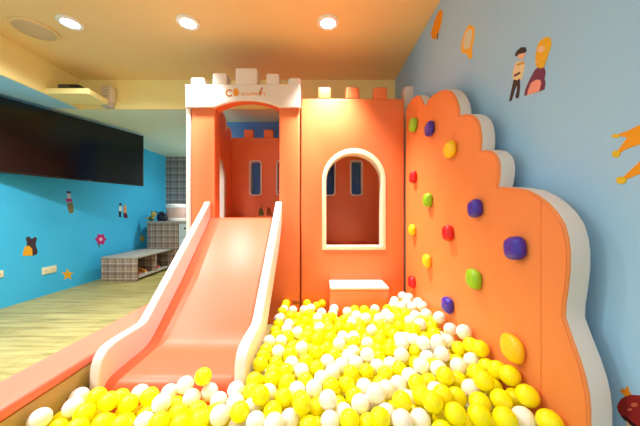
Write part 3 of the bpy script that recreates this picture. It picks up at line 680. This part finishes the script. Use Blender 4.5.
# ------------------------------------------------------------------ play balls
DATA = """Y642,836,434 Y480,814,389 Y416,830,382 Y541,789,398 Y360,863,396 Y642,755,415 W-932,898,315 Y642,913,451 Y557,919,429 Y-271,914,327 W-337,908,319 Y-60,913,354 Y-770,983,312 Y580,864,401 Y188,843,358 W197,945,371 Y-211,958,354 Y275,906,368 W605,803,388 Y-707,997,295 W253,832,359 W28,949,343 Y96,876,329 Y-816,936,306 W-576,981,308 W141,940,335 W-888,972,301 Y462,998,398 W316,850,348 Y-401,904,306 S-459,1062,357 Y-538,903,299 Y642,1081,457 Y-133,993,322 W33,889,313 Y516,872,386 Y-650,1031,299 W-531,1064,322 W-212,889,311 Y-726,901,296 W-485,1021,300 W-102,912,303 W-147,866,323 Y411,906,389 W-23,1043,321 Y471,930,365 Y-840,1017,308 Y348,924,374 W-435,1064,295 W412,1098,377 Y-657,891,298 Y-467,903,293 W552,1075,389 W519,1149,399 Y642,977,432 Y-164,935,313 Y43,1046,328 Y197,1143,328 W-600,922,284 Y-266,1194,331 Y361,1004,365 Y106,1066,322 W245,994,350 Y-503,958,288 W642,1205,469 W359,1191,373 Y-198,1109,319 W534,953,378 W-328,1053,309 W301,1038,340 W477,1244,400 W217,1234,352 W-383,1023,287 Y-134,1091,317 Y-34,870,310 Y131,1133,327 W531,1212,422 Y-8,979,296 Y-789,876,299 W-932,1045,289 Y-436,963,293 Y127,1003,320 Y-260,1030,320 Y616,1194,399 Y-19,1280,340 Y-14,1179,323 W-310,988,304 Y329,1277,356 W53,1150,320 Y333,1134,342 W-593,1064,291 W-79,1164,318 Y-266,1097,319 W619,1100,397 W173,1050,322 Y-146,1156,323 Y270,1117,331 W-90,1335,332 W642,1329,426 Y584,1006,403 Y519,1017,369 W-89,1042,315 W642,1451,438 W95,1201,322 W7,1102,323 W33,1225,325 W99,1392,325 W468,1063,385 Y-894,917,264 Y159,881,311 W-708,1063,290 Y642,1147,438 Y485,1393,400 W357,1073,350 W161,1210,326 W-202,1309,326 W392,1295,369 Y-59,1101,314 W251,1181,327 Y-141,1284,331 Y-62,1228,325 Y-17,1460,317 W82,938,305 W-195,1018,321 Y450,1271,346 Y178,1394,331 W220,896,333 W593,1256,402 W-128,1220,319 Y67,1284,324 Y-205,1245,306 Y366,806,345 Y418,1035,351 W133,1273,324 W-266,1408,329 Y553,1308,413 W294,1531,334 W533,1438,407 W-129,1546,316 W463,1330,372 Y642,887,390 Y-266,1261,328 Y445,1515,365 Y310,1395,341 W473,1191,360 Y56,1475,316 W314,1203,325 W244,1385,330 Y-771,1043,285 Y170,1597,323 Y-176,1499,316 W428,1647,360 W-208,1441,316 Y642,1038,407 Y-544,1025,269 W-247,969,299 W617,1566,412 Y274,1258,326 W287,1684,344 Y472,1601,380 Y388,1428,357 Y61,1556,324 W642,1694,415 Y-206,1179,306 Y-266,1327,324 W126,1492,315 W590,1731,397 Y119,1636,308 W364,1660,351 Y605,945,387 W519,1552,380 W165,1331,315 Y-91,1685,324 W235,1731,342 Y596,1445,390 W-194,1563,325 Y396,872,333 W186,1833,329 Y-69,1504,313 Y285,1323,328 Y226,1530,328 W416,966,361 W406,1364,365 Y239,1059,328 W-4,1597,321 Y245,1616,329 Y413,1159,351 Y352,1559,345 Y74,1767,320 Y331,1458,341 Y-258,1666,311 Y304,1850,335 W182,1460,329 Y-201,1815,307 Y-70,973,325 W-15,1742,320 Y-626,980,264 Y-249,1528,307 Y-3,1531,312 Y-78,1843,307 W10,1848,317 Y343,1755,344 Y13,1333,315 Y-932,976,251 Y382,1500,351 W534,1780,384 Y-68,1581,309 Y524,1661,381 Y-266,1889,310 W565,1600,390 W-190,1638,324 W-266,1750,313 Y-141,1761,318 Y-367,958,290 Y69,1002,285 W-113,1900,316 W595,1950,399 Y-139,1378,313 W-284,925,263 Y-86,1431,310 Y488,1716,372 Y246,1468,315 W-198,1972,290 Y37,1393,302 W-66,1947,312 W623,1891,406 W371,1821,349 Y-708,1064,206 W196,1660,323 Y16,2119,288 Y-27,2068,288 W585,1821,396 Y582,1149,364 Y-681,943,265 W500,1836,375 W190,980,315 Y-266,1601,298 Y123,1728,299 W419,1714,359 W100,1897,326 Y-28,1670,309 Y241,1871,328 Y446,1779,364 Y-102,2122,288 Y-155,1692,305 Y471,1125,361 W642,1768,414 W317,976,325 Y158,1784,293 Y45,1699,309 Y51,1633,314 W525,1897,381 Y-116,1627,303 W87,1832,317 Y349,1339,342 Y485,1462,368 Y-48,1377,302 Y-208,1373,307 Y222,1299,329 Y318,909,317 Y636,1504,394 Y526,1351,370 Y469,847,332 Y-266,2055,288 Y65,1072,269 Y-839,974,257 Y566,1506,392 Y-266,2122,288 Y-10,918,271 W532,1266,366 W-266,1989,288 Y331,1673,295 W525,942,313 W450,1409,345 Y-117,1016,262 Y-65,954,261 Y261,943,311 Y-226,1021,262 Y-342,1009,226 Y154,1453,263 W-266,1816,294 W-248,1212,267 Y378,937,316 Y-734,1011,236 Y-750,950,258 Y-126,1320,277 Y531,824,343 Y-266,1150,280 Y-117,1171,264 Y642,1461,345 Y376,1238,329 Y-160,1120,263 Y-167,1366,254 Y-146,1515,259 Y176,1144,265 Y642,1261,358 Y226,1185,252 Y585,1096,323 Y88,1156,264 W588,962,320 W595,1348,379 Y-776,1064,207 Y36,1512,262 Y-441,1064,205 Y613,1520,334 Y-80,1746,296 W539,1200,358 Y102,1224,260 Y243,1037,265 Y108,1405,260 Y80,1631,254 Y-34,1918,261 Y359,1797,268 Y-830,1064,262 Y309,1602,258 W405,1750,277 Y357,1034,296 Y587,1256,280 Y278,1723,292 Y-266,1371,274 W230,1897,262 Y-410,1010,228 Y158,1519,260 Y464,1720,284 Y219,1436,263 W236,1372,263 Y102,1796,261 Y47,1833,264 Y549,1158,307 Y-61,1209,261 Y-51,1019,266 Y-205,1486,258 Y566,889,308 Y642,1850,348 W125,1101,269 Y560,1554,313 Y440,1316,286 Y29,1897,266 Y-266,1276,263 Y-137,1581,259 Y497,1062,326 Y-173,1277,258 Y167,1214,260 Y642,1355,292 Y275,1242,262 Y354,1155,253 Y589,1029,327 Y642,1711,341 Y-140,1844,283 Y440,1897,274 Y501,1584,323 Y-28,1845,263 Y-829,1021,211 Y-228,1861,262 Y642,1289,298 Y1,1310,254 Y129,970,262 Y328,1537,260 Y420,1379,286 W95,1879,262 Y-173,1899,265 Y642,2089,301 Y387,1559,281 Y381,1274,274 Y-279,1061,265 Y365,1404,260 Y45,950,252 Y96,1541,264 Y-29,1500,259 Y-541,1007,206 Y41,1578,265 W-105,1399,254 Y-113,1250,263 Y486,1379,298 Y-125,2016,262 Y642,1391,350 Y-170,1055,271 Y285,1675,247 Y-171,2089,201 Y-66,1986,256 Y456,1792,283 Y165,1884,255 Y-266,1465,294 Y-883,1023,250 Y377,890,269 Y223,1502,261 Y365,1338,267 Y26,1125,264 Y365,1090,258 Y121,1036,260 Y-197,1700,254 Y24,1447,265 Y-266,1682,247 Y31,1768,269 Y-201,1552,260 Y287,1485,265 Y528,1708,293 Y221,1693,267 Y4,1634,265 Y-575,1064,206 Y-12,1248,282 Y-881,1064,189 Y-16,1373,244 Y642,1951,293 Y-259,859,275 Y-324,869,267 Y485,1657,289 Y482,780,331 W642,788,327 W588,2122,280 Y543,2091,243 Y-84,1540,258 Y-201,1765,263 Y-377,956,206 Y71,858,268 Y543,2025,242 Y162,801,310 Y135,1594,255 Y422,800,310 Y584,1300,329 Y120,904,262 Y269,863,302 Y200,1572,263 Y588,2055,280 Y-67,889,251 Y198,1815,250 Y-266,1318,212 Y-266,1405,217 Y-642,949,207 Y537,746,347 Y299,802,304 Y259,1837,265 Y-444,957,206 Y-266,1551,247 Y-266,1658,146 Y585,817,305 Y-266,1616,233 Y-266,1483,231 Y252,906,255 Y-266,1439,146 Y-266,1765,246 Y389,1686,266 Y425,1508,299 Y533,1222,295 Y502,1509,307 Y-41,1434,261 Y-266,1571,146 W246,1623,260 Y323,1853,270 Y2,2058,208 Y264,1554,265 Y182,1641,256 W-153,889,261 Y642,1981,353 Y-266,1505,146 Y-398,859,257 Y373,1897,275 Y-266,1790,146 Y235,972,257 Y-66,1286,293 Y412,997,297 Y-266,1724,146 Y-509,948,206 Y642,855,332 Y-216,894,239 Y357,1477,258 Y-266,1856,146 Y228,800,301 Y-576,949,207 Y-266,1909,211 Y-266,2122,146 Y642,1488,284 Y292,1178,257 Y88,1469,257 Y-155,1958,242 Y589,1519,259 Y-554,852,259 Y-891,851,259 Y413,1446,277 Y586,1684,316 Y-209,2032,262 Y-66,1694,257 Y434,856,277 Y642,1818,290 Y411,1838,267 Y-204,996,205 Y-266,1373,146 Y14,1031,260 Y-781,976,204 Y169,1731,249 Y207,856,258 Y75,1720,254 Y435,1614,283 Y642,1064,346 Y-131,951,258 Y71,1522,203 Y-266,1842,211 Y-93,1474,259 Y-266,1923,146 Y-266,2055,146 Y465,1555,275 Y-245,2039,207 Y-12,978,230 Y-198,955,257 Y188,921,264 Y-885,975,204 Y642,1130,343 Y642,2020,298 Y172,1389,260 Y-2,1711,263 Y587,1585,258 Y-266,1989,146 Y86,1068,205 Y585,1847,310 Y127,1678,256 Y486,1851,289 Y-932,1023,203 Y-642,1064,206 Y-139,1903,208 Y-34,1779,262 Y-99,924,205 Y-197,1994,205 Y470,1759,227 Y-126,1666,251 Y370,1623,275 Y-709,933,206 Y302,1362,260 Y-260,1975,211 Y-827,882,245 Y308,1048,254 Y532,1897,302 Y-473,845,261 Y-95,1085,257 Y548,1359,308 Y410,1788,223 Y423,1574,227 Y7,857,251 Y97,800,295 Y341,1733,268 Y571,1753,316 Y-161,1809,231 Y506,1307,289 Y132,1549,206 Y48,1392,236 Y-266,1245,204 Y-771,909,210 Y482,1180,292 Y232,1758,255 Y-24,1568,261 Y322,854,263 Y642,993,344 Y-222,1094,258 Y-56,2089,201 Y642,1586,336 Y642,1554,278 Y279,1419,286 Y238,1120,258 Y-138,989,204 Y642,891,277 Y-97,1800,259 Y384,1728,215 Y642,1885,292 Y212,1263,260 Y-173,1750,205 Y-675,1006,206 Y-192,1862,204 Y-170,1053,205 Y366,968,259 Y344,1220,265 Y-63,1628,262 Y-95,1883,254 W-61,1103,203 Y71,1442,198 W-153,1445,256 Y294,1781,264 Y-479,1009,229 Y-202,780,309 Y475,977,287 W-189,1634,257 Y-838,1007,146 Y23,1018,190 Y543,1959,250 Y360,1605,204 Y442,1699,225 Y127,1341,259 Y431,927,277 Y49,1265,263 Y-833,934,203 Y642,1620,279 Y3,1935,208 Y320,920,252 Y421,1296,226 Y469,1115,296 Y642,1752,289 Y-225,1657,201 Y147,1277,259 Y-72,985,202 Y344,1780,205 Y27,1996,213 Y471,1494,250 Y469,1252,285 Y527,1544,256 Y140,841,261 Y475,1449,299 Y-220,1324,264 Y586,1911,267 Y-114,2122,201 Y-438,1006,146 Y-7,1140,208 Y531,1804,302 Y510,1897,236 Y642,1686,280 Y-53,1143,255 Y-135,1735,258 Y415,1200,278 Y83,1003,215 Y124,1897,204 Y10,1497,203 Y572,1619,313 Y417,1135,260 Y417,1064,290 Y4,1188,260 Y-508,1064,205 Y-63,1945,204 Y36,1518,146 Y-405,1064,146 Y58,1897,206 Y442,1233,227 W-266,1112,212 Y27,2122,146 Y166,1353,203 Y488,894,287 Y305,1837,208 Y-245,944,208 Y145,1420,206 Y164,1844,201 Y-211,1158,244 Y-670,886,233 Y-170,1211,258 Y-29,1081,258 Y182,1012,258 Y-48,1271,231 Y441,1878,164 Y373,1441,201 Y-229,2122,201 Y429,1081,223 Y-235,1723,205 Y419,1637,146 Y543,2122,184 Y413,1639,225 Y-24,1672,210 Y-202,1927,206 Y558,1853,249 Y-504,1006,146 Y72,1675,206 Y-471,1064,146 Y-93,1161,203 Y-608,1006,206 Y311,1723,209 W-36,1603,206 Y215,618,256 Y96,680,263 Y-786,775,248 W-212,739,258 Y-406,793,266 Y-603,620,262 Y-565,722,244 Y-567,786,261 Y-898,618,258 Y323,664,312 Y145,762,258 Y-341,805,260 Y-875,681,219 Y-932,648,209 Y-64,722,253 Y-214,619,268 Y-811,620,255 Y-119,832,266 Y-294,784,302 Y-651,730,254 Y187,1078,263 Y525,652,319 W-502,676,262 Y402,715,321 Y642,724,344 Y-281,618,266 Y-411,727,258 Y200,675,291 W386,651,328 Y-714,732,233 Y-932,714,209 Y19,619,252 Y-409,647,264 Y19,721,250 Y448,675,294 Y-345,735,261 Y258,690,263 Y-755,832,262 Y-212,1414,255 Y267,756,260 Y-314,676,260 Y-246,796,258 Y-155,617,237 Y64,1327,244 Y-52,825,262 Y276,743,324 Y284,629,261 Y-633,794,259 Y-183,819,258 Y-741,634,256 Y342,741,311 Y-64,618,264 Y-832,819,266 Y-864,818,208 Y-347,617,266 Y-90,775,284 Y-248,675,259 Y301,983,261 Y-762,697,262 Y-501,785,264 Y81,745,262 Y-149,758,258 W-68,1333,246 Y205,734,261 Y642,642,341 Y-932,781,209 Y36,799,264 Y-22,767,276 Y-881,748,236 W304,1113,266 Y-932,922,210 Y-104,672,269 Y96,615,244 Y-932,847,206 Y-23,670,258 W-279,734,260 Y149,634,280 Y-693,820,245 W-823,716,243 Y-168,689,262 Y-469,619,262 Y-104,1679,146 Y505,1897,162 Y168,1172,205 Y-604,761,205 Y-477,891,206 Y642,1456,226 Y-69,602,146 Y389,1759,146 Y392,1511,146 Y169,1449,146 W-669,772,205 Y-340,716,146 Y431,609,160 Y398,1274,149 Y316,1354,146 Y366,1025,146 Y-235,838,207 Y642,1989,239 Y259,664,146 Y-131,1107,206 Y-57,1405,203 Y-97,1577,202 Y-705,659,146 Y81,857,146 Y458,1857,225 Y267,812,146 Y207,1138,146 Y149,762,146 Y606,1820,187 Y464,1170,228 Y-431,681,212 Y-208,1593,209 Y-506,774,146 Y482,1549,208 Y371,1841,213 Y-38,1923,146 Y-87,1646,201 W141,900,146 Y-144,1515,146 Y-14,1620,146 Y191,943,146 Y158,686,240 Y-857,616,207 Y426,1390,159 Y177,737,201 Y588,996,262 W-769,889,146 Y-8,830,146 Y432,1139,153 Y41,1584,146 Y-43,1537,206 Y-867,948,146 Y337,997,206 Y-77,798,205 Y642,928,221 Y96,1548,146 Y176,1680,203 Y486,1829,167 Y416,1210,154 Y-39,2122,146 Y-571,890,146 Y525,806,223 Y642,1422,291 Y-36,660,146 Y-28,731,197 Y529,1348,243 Y-207,1409,146 Y57,662,146 Y541,1451,171 Y47,764,208 Y199,691,146 Y531,1256,176 Y-208,1211,204 Y-105,858,206 Y-572,659,146 Y583,1194,257 Y527,1161,244 Y-735,948,146 Y578,608,194 Y-37,1857,146 W-877,885,201 Y-199,1551,146 Y411,1821,146 Y126,1840,146 Y544,1386,190 Y479,998,225 Y583,1128,257 Y642,1655,220 Y591,1030,199 Y-637,890,146 Y596,1754,184 Y-208,830,146 Y-738,601,146 Y154,799,203 Y-165,1484,203 Y507,1686,234 Y9,668,199 W600,1423,186 Y245,1582,208 Y88,1838,204 Y-637,620,204 Y-140,599,146 Y-610,891,207 Y-86,1810,146 W393,616,215 Y351,1670,212 Y603,1357,190 Y-407,832,146 Y9,709,146 Y381,1121,202 Y-114,2055,201 Y122,1718,203 Y-538,1064,146 Y456,741,284 Y358,672,208 Y-209,1757,146 Y588,859,253 Y251,1276,204 Y-672,716,146 Y-209,2022,146 Y102,1370,204 Y392,1577,153 Y-22,1743,146 W-28,1203,204 Y10,1258,202 Y41,1117,146 Y151,1513,146 Y541,862,180 Y-153,1989,146 Y642,994,223 Y642,677,224 Y-273,946,146 Y-835,890,146 Y329,1595,146 Y-236,1054,203 Y-932,602,146 Y-152,1923,146 Y167,1724,146 Y-139,1581,146 Y167,864,205 Y-473,717,146 Y495,757,166 Y-307,657,146 Y-671,601,146 Y251,1369,146 Y-539,832,146 Y-31,615,204 Y642,961,280 Y380,1897,146 Y-95,2022,146 Y596,963,187 Y590,1555,193 Y-339,769,204 Y433,1421,219 Y-151,1724,146 Y-44,1741,209 Y-207,599,146 Y-63,676,205 Y583,1793,262 Y642,620,277 Y323,615,208 Y-80,1610,146 Y223,1258,146 Y199,868,146 Y185,1290,205 Y-703,890,146 Y542,1280,237 W177,1211,146 Y297,719,146 Y333,733,200 Y-306,711,204 Y-312,945,207 Y-112,1444,202 Y66,700,208 Y-224,1792,202 Y-245,616,206 Y-207,945,146 Y-274,715,146 Y199,1758,196 W-207,714,146 Y-504,618,204 Y589,816,186 Y-703,616,204 Y-830,762,196 Y-814,608,146 Y7,609,146 Y159,1897,146 Y642,747,267 Y427,1456,156 Y483,894,173 Y117,658,197 Y99,871,209 Y334,1290,146 Y537,1656,179 Y235,846,197 Y168,1080,146 Y-373,889,146 W642,1126,226 Y336,1719,146 Y514,610,177 Y-639,774,146 Y380,743,148 Y-90,1228,204 Y642,685,290 Y366,606,146 Y-803,1064,146 Y-274,831,146 Y424,997,160 Y315,820,205 Y316,1260,204 Y136,1337,146 Y92,1481,146 Y421,962,222 Y475,1615,225 Y273,1014,209 Y18,1562,205 Y-472,601,146 Y539,1191,186 Y380,1247,207 Y-208,1823,146 Y142,1240,205 Y486,1719,146 Y474,1274,146 Y-774,772,146 W642,1390,233 Y373,786,204 Y315,1133,204 Y485,1415,171 Y239,713,204 Y105,1100,146 Y-266,1127,146 Y185,1015,146 Y-105,1360,198 Y642,1094,286 Y-641,832,205 Y-75,944,146 Y-209,1956,146 Y-705,773,146 Y321,849,146 Y292,673,204 Y-571,1006,146 Y331,773,254 Y-306,827,204 Y471,1662,178 Y-309,1062,205 Y-209,1161,146 W207,1226,204 Y31,1452,146 Y-406,769,204 Y535,1032,238 Y597,896,183 Y347,1840,146 Y77,1254,204 Y642,2122,240 W79,1589,200 Y23,888,146 Y-104,1511,201 Y-90,1122,146 Y103,1185,206 Y217,1049,205 Y270,1733,146 Y535,1521,179 Y536,1060,176 Y-736,674,203 Y-603,948,146 Y-811,827,146 Y-240,656,146 Y152,1061,208 Y263,881,146 Y145,1662,146 Y642,790,216 Y-73,1058,146 Y99,611,146 Y524,699,178 Y222,1688,146 Y-873,705,146 Y-932,1064,146 Y233,1433,146 Y-150,1790,146 Y424,892,222 W-199,1112,197 Y400,1184,213 Y533,1753,245 Y-60,1286,146 Y360,1310,204 Y-339,947,146 Y483,961,168 Y543,2055,184 Y89,1290,146 Y539,928,179 Y27,2057,146 Y205,1322,146 Y-53,1814,204 Y251,1013,146 Y370,1163,146 W291,1671,146 Y379,821,263 Y322,1495,203 Y-241,773,146 Y217,786,219 Y339,1376,204 Y-217,1614,146 Y170,1791,146 Y-670,1064,146 Y215,1497,146 Y86,1897,146 Y584,782,247 Y-814,670,196 Y-97,613,206 Y-488,716,211 Y511,743,234 Y500,1353,154 Y557,758,189 Y113,1228,146 Y-209,1890,146 W367,928,205 Y442,678,228 Y-24,918,205 Y371,1539,204 Y237,1790,146 Y38,1197,204 Y73,727,146 Y-19,1554,146 Y367,861,207 Y-120,1316,146 Y7,953,146 Y-104,1046,204 Y587,1062,266 Y314,1435,231 Y-308,634,208 Y642,1160,283 Y507,676,238 Y380,818,146 Y-904,1004,146 Y589,1453,265 Y-406,716,146 Y-39,1989,146 Y11,1294,146 Y27,1927,146 Y642,923,335 Y-505,890,146 Y-39,853,203 Y642,1223,303 Y642,825,272 Y-801,948,146 Y-543,891,207 Y-932,801,146 Y-152,1856,146 Y588,930,259 Y507,1813,238 Y-74,714,146 Y380,1338,146 W-307,773,146 Y-932,941,146 Y276,1080,202 Y336,1196,203 Y593,1621,191 Y187,1386,146 Y434,856,149 Y323,705,259 Y125,1483,203 Y-438,616,204 Y-240,1003,146 Y-109,887,146 Y-171,858,205 Y281,1839,146 Y549,1853,184 Y79,923,146 Y-112,1989,202 Y234,1077,146 Y599,1160,186 Y-88,1744,146 Y-106,738,203 Y-279,887,207 Y86,1632,146 Y-158,1551,202 Y-669,948,146 W-107,657,146 Y516,712,294 Y-94,1889,146 Y298,1417,146 Y-876,838,146 Y72,1773,204 Y349,619,269 Y-122,1180,146 Y288,1116,146 Y533,964,242 Y-672,831,146 Y268,1777,203 Y642,1193,226 Y508,1224,234 Y326,1529,146 Y204,1897,200 Y355,1656,146 Y-406,600,146 W52,1334,179 W425,826,214 Y41,830,191 W549,1319,184 Y317,920,146 Y44,1747,146 Y-604,1064,146 Y-156,1123,146 Y139,1783,207 Y-177,1284,146 Y-28,1422,146 Y288,1242,146 Y642,1258,240 Y-151,1445,146 Y4,1430,204 Y489,1109,227 Y-346,887,207 Y-24,1122,146 Y-375,1064,205 Y-75,829,146 Y92,808,229 Y-308,1005,146 Y530,1587,182 Y530,1010,301 Y-439,891,146 Y200,1626,146 Y-39,1680,146 Y297,609,146 Y-539,602,146 Y279,1481,146 Y248,1897,146 Y-266,1308,146 Y325,780,146 Y-266,1193,146 W642,1324,233 Y611,1960,188 Y120,1304,203 Y89,791,146 Y-272,1061,146 Y532,776,288 Y265,821,251 Y-148,1620,207 Y-95,2089,146 Y451,1772,165 Y276,767,195 Y314,1897,146 Y608,1886,185 Y618,731,196 Y-65,1352,146 Y52,617,194 Y-7,1058,146 Y269,1306,146 Y181,1599,204 Y143,832,146 Y-19,1235,146 Y-571,616,204 Y535,896,237 Y260,1518,209 Y536,1422,291 Y345,1062,201 Y278,947,209 Y-373,658,146 Y569,717,252 Y6,1783,209 Y-473,832,146 Y-84,1544,146 Y-704,1006,146 Y498,1425,235 Y478,1214,175 Y291,881,207 Y67,1809,146 Y-149,1375,146 Y566,1660,251 Y372,959,146 Y543,1125,191 Y-539,717,146 Y481,857,229 Y584,618,312 Y-112,1843,199 Y-307,889,146 Y375,888,146 Y313,1296,261 W-411,899,206 Y642,612,211 Y-224,1526,202 Y362,1401,146 Y334,664,146 Y-40,1000,146 Y234,1647,199 W261,1544,146 Y-159,1166,200 Y642,1853,232 Y-771,658,146 Y315,1782,146 Y254,1452,206 W159,1275,146 Y-116,1247,146 Y-176,1218,146 Y415,620,277 Y94,937,209 Y-205,1070,146 Y60,1135,208 Y-48,1880,208 Y537,994,183 Y441,1326,170 Y471,661,171 Y-637,1006,146 W-537,948,146 Y602,1094,184 Y-152,2122,146 Y27,1992,146 Y-153,1248,201 W536,1788,183 Y27,1679,146 Y449,765,223 Y526,1609,267 Y-372,711,204 Y59,1053,146 Y539,1721,187 Y642,1522,219 W398,725,211 Y-105,1293,208 Y-51,1471,204 Y-141,829,146 Y-506,659,146 Y236,746,146 Y-93,1412,146 Y-471,949,146 Y609,1291,185 Y-54,2023,202 Y111,748,199 Y642,858,214 Y-575,821,204 Y412,1073,157 Y-153,2055,146 Y257,616,201 Y-405,949,146 Y-207,1343,146 Y399,667,155 Y535,1480,238 Y420,1702,161 Y204,1848,146 Y-220,1448,199 Y306,1179,146 Y25,1628,201 Y475,805,269 Y250,1148,199 Y215,982,195 Y642,1060,229 Y-130,670,207 Y-211,1281,203 Y484,1026,155 Y-37,1041,205 Y-273,599,146 Y478,930,229 Y129,967,146 Y-373,1009,165 Y403,1360,214 Y11,1849,210 Y-339,1064,146 Y29,1863,146 Y465,1366,236 Y642,1786,232 Y143,1154,146 Y-605,716,146 Y-141,944,146 Y595,1687,186 Y426,926,165 Y-773,729,201 Y133,697,146 Y-89,1478,146 Y-266,1179,213 Y270,1897,209 Y-12,793,215 Y-141,714,146 Y-171,722,205 Y394,756,269 Y-56,1180,146 Y-510,833,207 Y221,610,146 Y481,618,282 Y-174,772,146 Y209,1403,206 Y-932,735,146 Y-606,831,146 Y-605,601,146 Y476,1053,261 Y-159,1644,146 Y-873,639,146 Y-41,772,146 W462,615,219 Y305,1052,146 Y529,842,279 Y-440,775,146 Y435,784,161 Y-724,861,202 Y642,1721,219 Y-24,1488,146 Y642,1920,231 Y196,1535,208 Y-536,767,205 Y-203,1485,146 Y-174,887,146 Y197,1560,146 Y-209,2089,146 Y585,1322,267 W1,1803,146 Y406,1897,217 Y543,1989,182 W126,1636,204 Y-737,1064,146 Y580,1387,257 Y39,899,210 Y-770,1006,146 Y241,1195,146 Y125,1122,206 Y555,1925,194 Y-471,779,205 W-167,1407,202 Y-741,829,146 Y160,637,146 Y584,674,191 Y-162,1326,196 Y-42,886,146 Y387,679,267 Y-439,659,146 Y-373,774,146 Y-539,674,203 Y274,1389,206 Y-208,1691,146 W467,1594,162 Y-438,837,205 Y336,1897,209 Y58,1391,146 Y398,1024,215 Y-339,600,146 Y-108,772,146 Y-932,875,146 Y588,654,256 Y535,616,243 Y591,1488,193 Y257,947,146 Y238,1839,202 Y455,1530,150 Y-340,831,146 Y-807,714,146 Y311,986,146 Y-605,679,204 Y-788,845,206 Y63,987,146 Y-39,2056,146 Y-164,1684,199 Y22,1719,202 Y441,718,157 Y158,611,217 Y112,1761,146 Y-207,778,204 Y344,1465,146 Y600,2024,199 Y-28,1324,195 Y90,1699,146 Y486,1306,214 Y-196,661,209 Y487,823,171 Y-638,659,146 Y-107,1001,146 Y-932,669,146 Y589,1722,260 Y-104,1711,205 Y414,1490,215 Y-174,1002,146 Y47,1239,146 Y475,1091,165 Y141,1596,146 Y-241,888,146 W642,1588,221 Y482,1480,184 Y-741,793,202 Y230,1339,205 Y-95,1956,146 Y-372,827,204 Y593,1228,198 Y530,1094,278 Y245,1712,209 Y-671,688,206 Y-234,1250,146 Y121,1033,146 Y-216,1362,209 Y-572,774,146 Y79,1171,146 Y148,995,203 Y352,1227,146 Y-375,635,209 Y295,1326,204 Y-174,656,146 Y-139,1059,146 Y-165,928,206 Y600,2091,199 Y223,912,195 Y271,1211,203 Y642,2055,240 Y1,1359,146 Y-773,618,200 Y-873,771,146 Y190,1469,206 Y-279,1003,206 Y-112,1776,199 Y13,1177,146 Y582,686,319 Y-738,716,146 Y160,930,204 Y-240,711,204 Y195,1111,207 Y590,751,308 Y352,1099,146 Y-273,769,204 Y-144,797,204 Y21,1080,214 Y299,1631,199 Y497,1152,153 Y25,773,146 Y204,656,203 Y264,1610,146 Y308,1563,202 Y642,1027,287 Y123,1402,146 Y201,802,146"""
R = .0319
YB_ = mat('yellow_ball_plastic', (252, 238, 8), .36, .4, sss=.6)
WB_ = mat('white_ball_plastic', (250, 242, 228), .36, .4, sss=.6)
def ball_mesh(name, m, n=28, rows=18):
    prof = []
    for i in range(rows+1):
        a = -PI/2+PI*i/rows
        prof.append((max(R*math.cos(a), .0003), R*math.sin(a)))
    mid = rows//2
    prof = prof[:mid]+[(R, -.0012), (R+.0003, 0), (R, .0012)]+prof[mid+1:]      # moulding line
    bm = add_lathe(bmesh.new(), prof, n); me = bpy.data.meshes.new(name); bm.to_mesh(me); bm.free()
    me.materials.append(m)
    for p in me.polygons: p.use_smooth = True
    return me
MY, MW = ball_mesh('yellow_play_ball', YB_), ball_mesh('white_play_ball', WB_)
balls = []
for tok in DATA.split():
    a = [int(v)/1000 for v in tok[1:].split(',')]
    balls.append((tok[0], a[0], a[1], a[2]))
def region(x, y, z):
    if x > .36 and y > 1.66: return ('heaped in the corner beside the climbing wall foot', 'corner heap')
    if y > 1.72: return ('lying along the foot of the castle front wall', 'foot of the castle wall')
    if x > .40 and y < 1.66: return ('lying against the climbing wall below its holds', 'edge by the climbing wall')
    if x < -.30: return ('lying before the lower end of the coral slide', 'slide end')
    if x < -.10: return ('lying along the white slide rail', 'slide rail')
    if y > 1.25: return ('in the middle of the pit beyond the slide end', 'middle of the pit')
    return ('in the pit between slide end and climbing wall foot', 'front of the pit')
rb = random.Random(4)
rest = []
for i, (c, x, y, z) in enumerate(balls):
    if i >= 299: rest.append((c, x, y, z)); continue
    o = bpy.data.objects.new('play_ball', MW if c == 'W' else MY); COL.objects.link(o)
    o.location = (x, y, z); o.rotation_euler = (rb.uniform(0, 6), rb.uniform(0, 6), rb.uniform(0, 6))
    w = 'white' if c == 'W' else 'yellow'; a, g = region(x, y, z)
    if c == 'S': tag(o, 'single yellow play ball resting against the lip of the coral slide', 'ball')
    else: tag(o, '%s plastic play ball %s' % (w, a), 'ball', '%s balls at the %s' % (w, g))
ico = bmesh.new(); bmesh.ops.create_icosphere(ico, subdivisions=3, radius=R-.0004)
iv = [tuple(v.co) for v in ico.verts]; fi = [tuple(v.index for v in f.verts) for f in ico.faces]; ico.free()
V, Fc, Mi = [], [], []
for c, x, y, z in rest:
    b0 = len(V); V += [(x+a, y+b, z+d_) for a, b, d_ in iv]; Fc += [tuple(q+b0 for q in f) for f in fi]; Mi += [1 if c == 'W' else 0]*len(fi)
me = bpy.data.meshes.new('play_balls'); me.from_pydata(V, [], Fc); me.polygons.foreach_set('material_index', Mi)
o = link('play_balls', me, [YB_, WB_], None, 0)
for q in o.data.polygons: q.use_smooth = True
tag(o, 'deeper yellow and white play balls filling the pit below the upper ones', 'balls', kind='stuff')

# ------------------------------------------------------------------ light and camera
w = bpy.data.worlds.new('room_light'); sc.world = w; w.use_nodes = True
bgn = w.node_tree.nodes['Background']; bgn.inputs[0].default_value = (1.0, .96, .92, 1); bgn.inputs[1].default_value = .9
cam = bpy.data.cameras.new('camera'); co = bpy.data.objects.new('camera', cam); COL.objects.link(co)
co.location = (0, 0, EYE); co.rotation_euler = (PI/2, 0, 0); cam.sensor_width = 36; cam.lens = F*36/640; cam.clip_start = .02
sc.camera = co
sc.view_settings.view_transform = 'Standard'; sc.view_settings.look = 'None'; sc.view_settings.gamma = 1
sc.view_settings.exposure = 0.27
sc.cycles.max_bounces = 8; sc.cycles.diffuse_bounces = 5
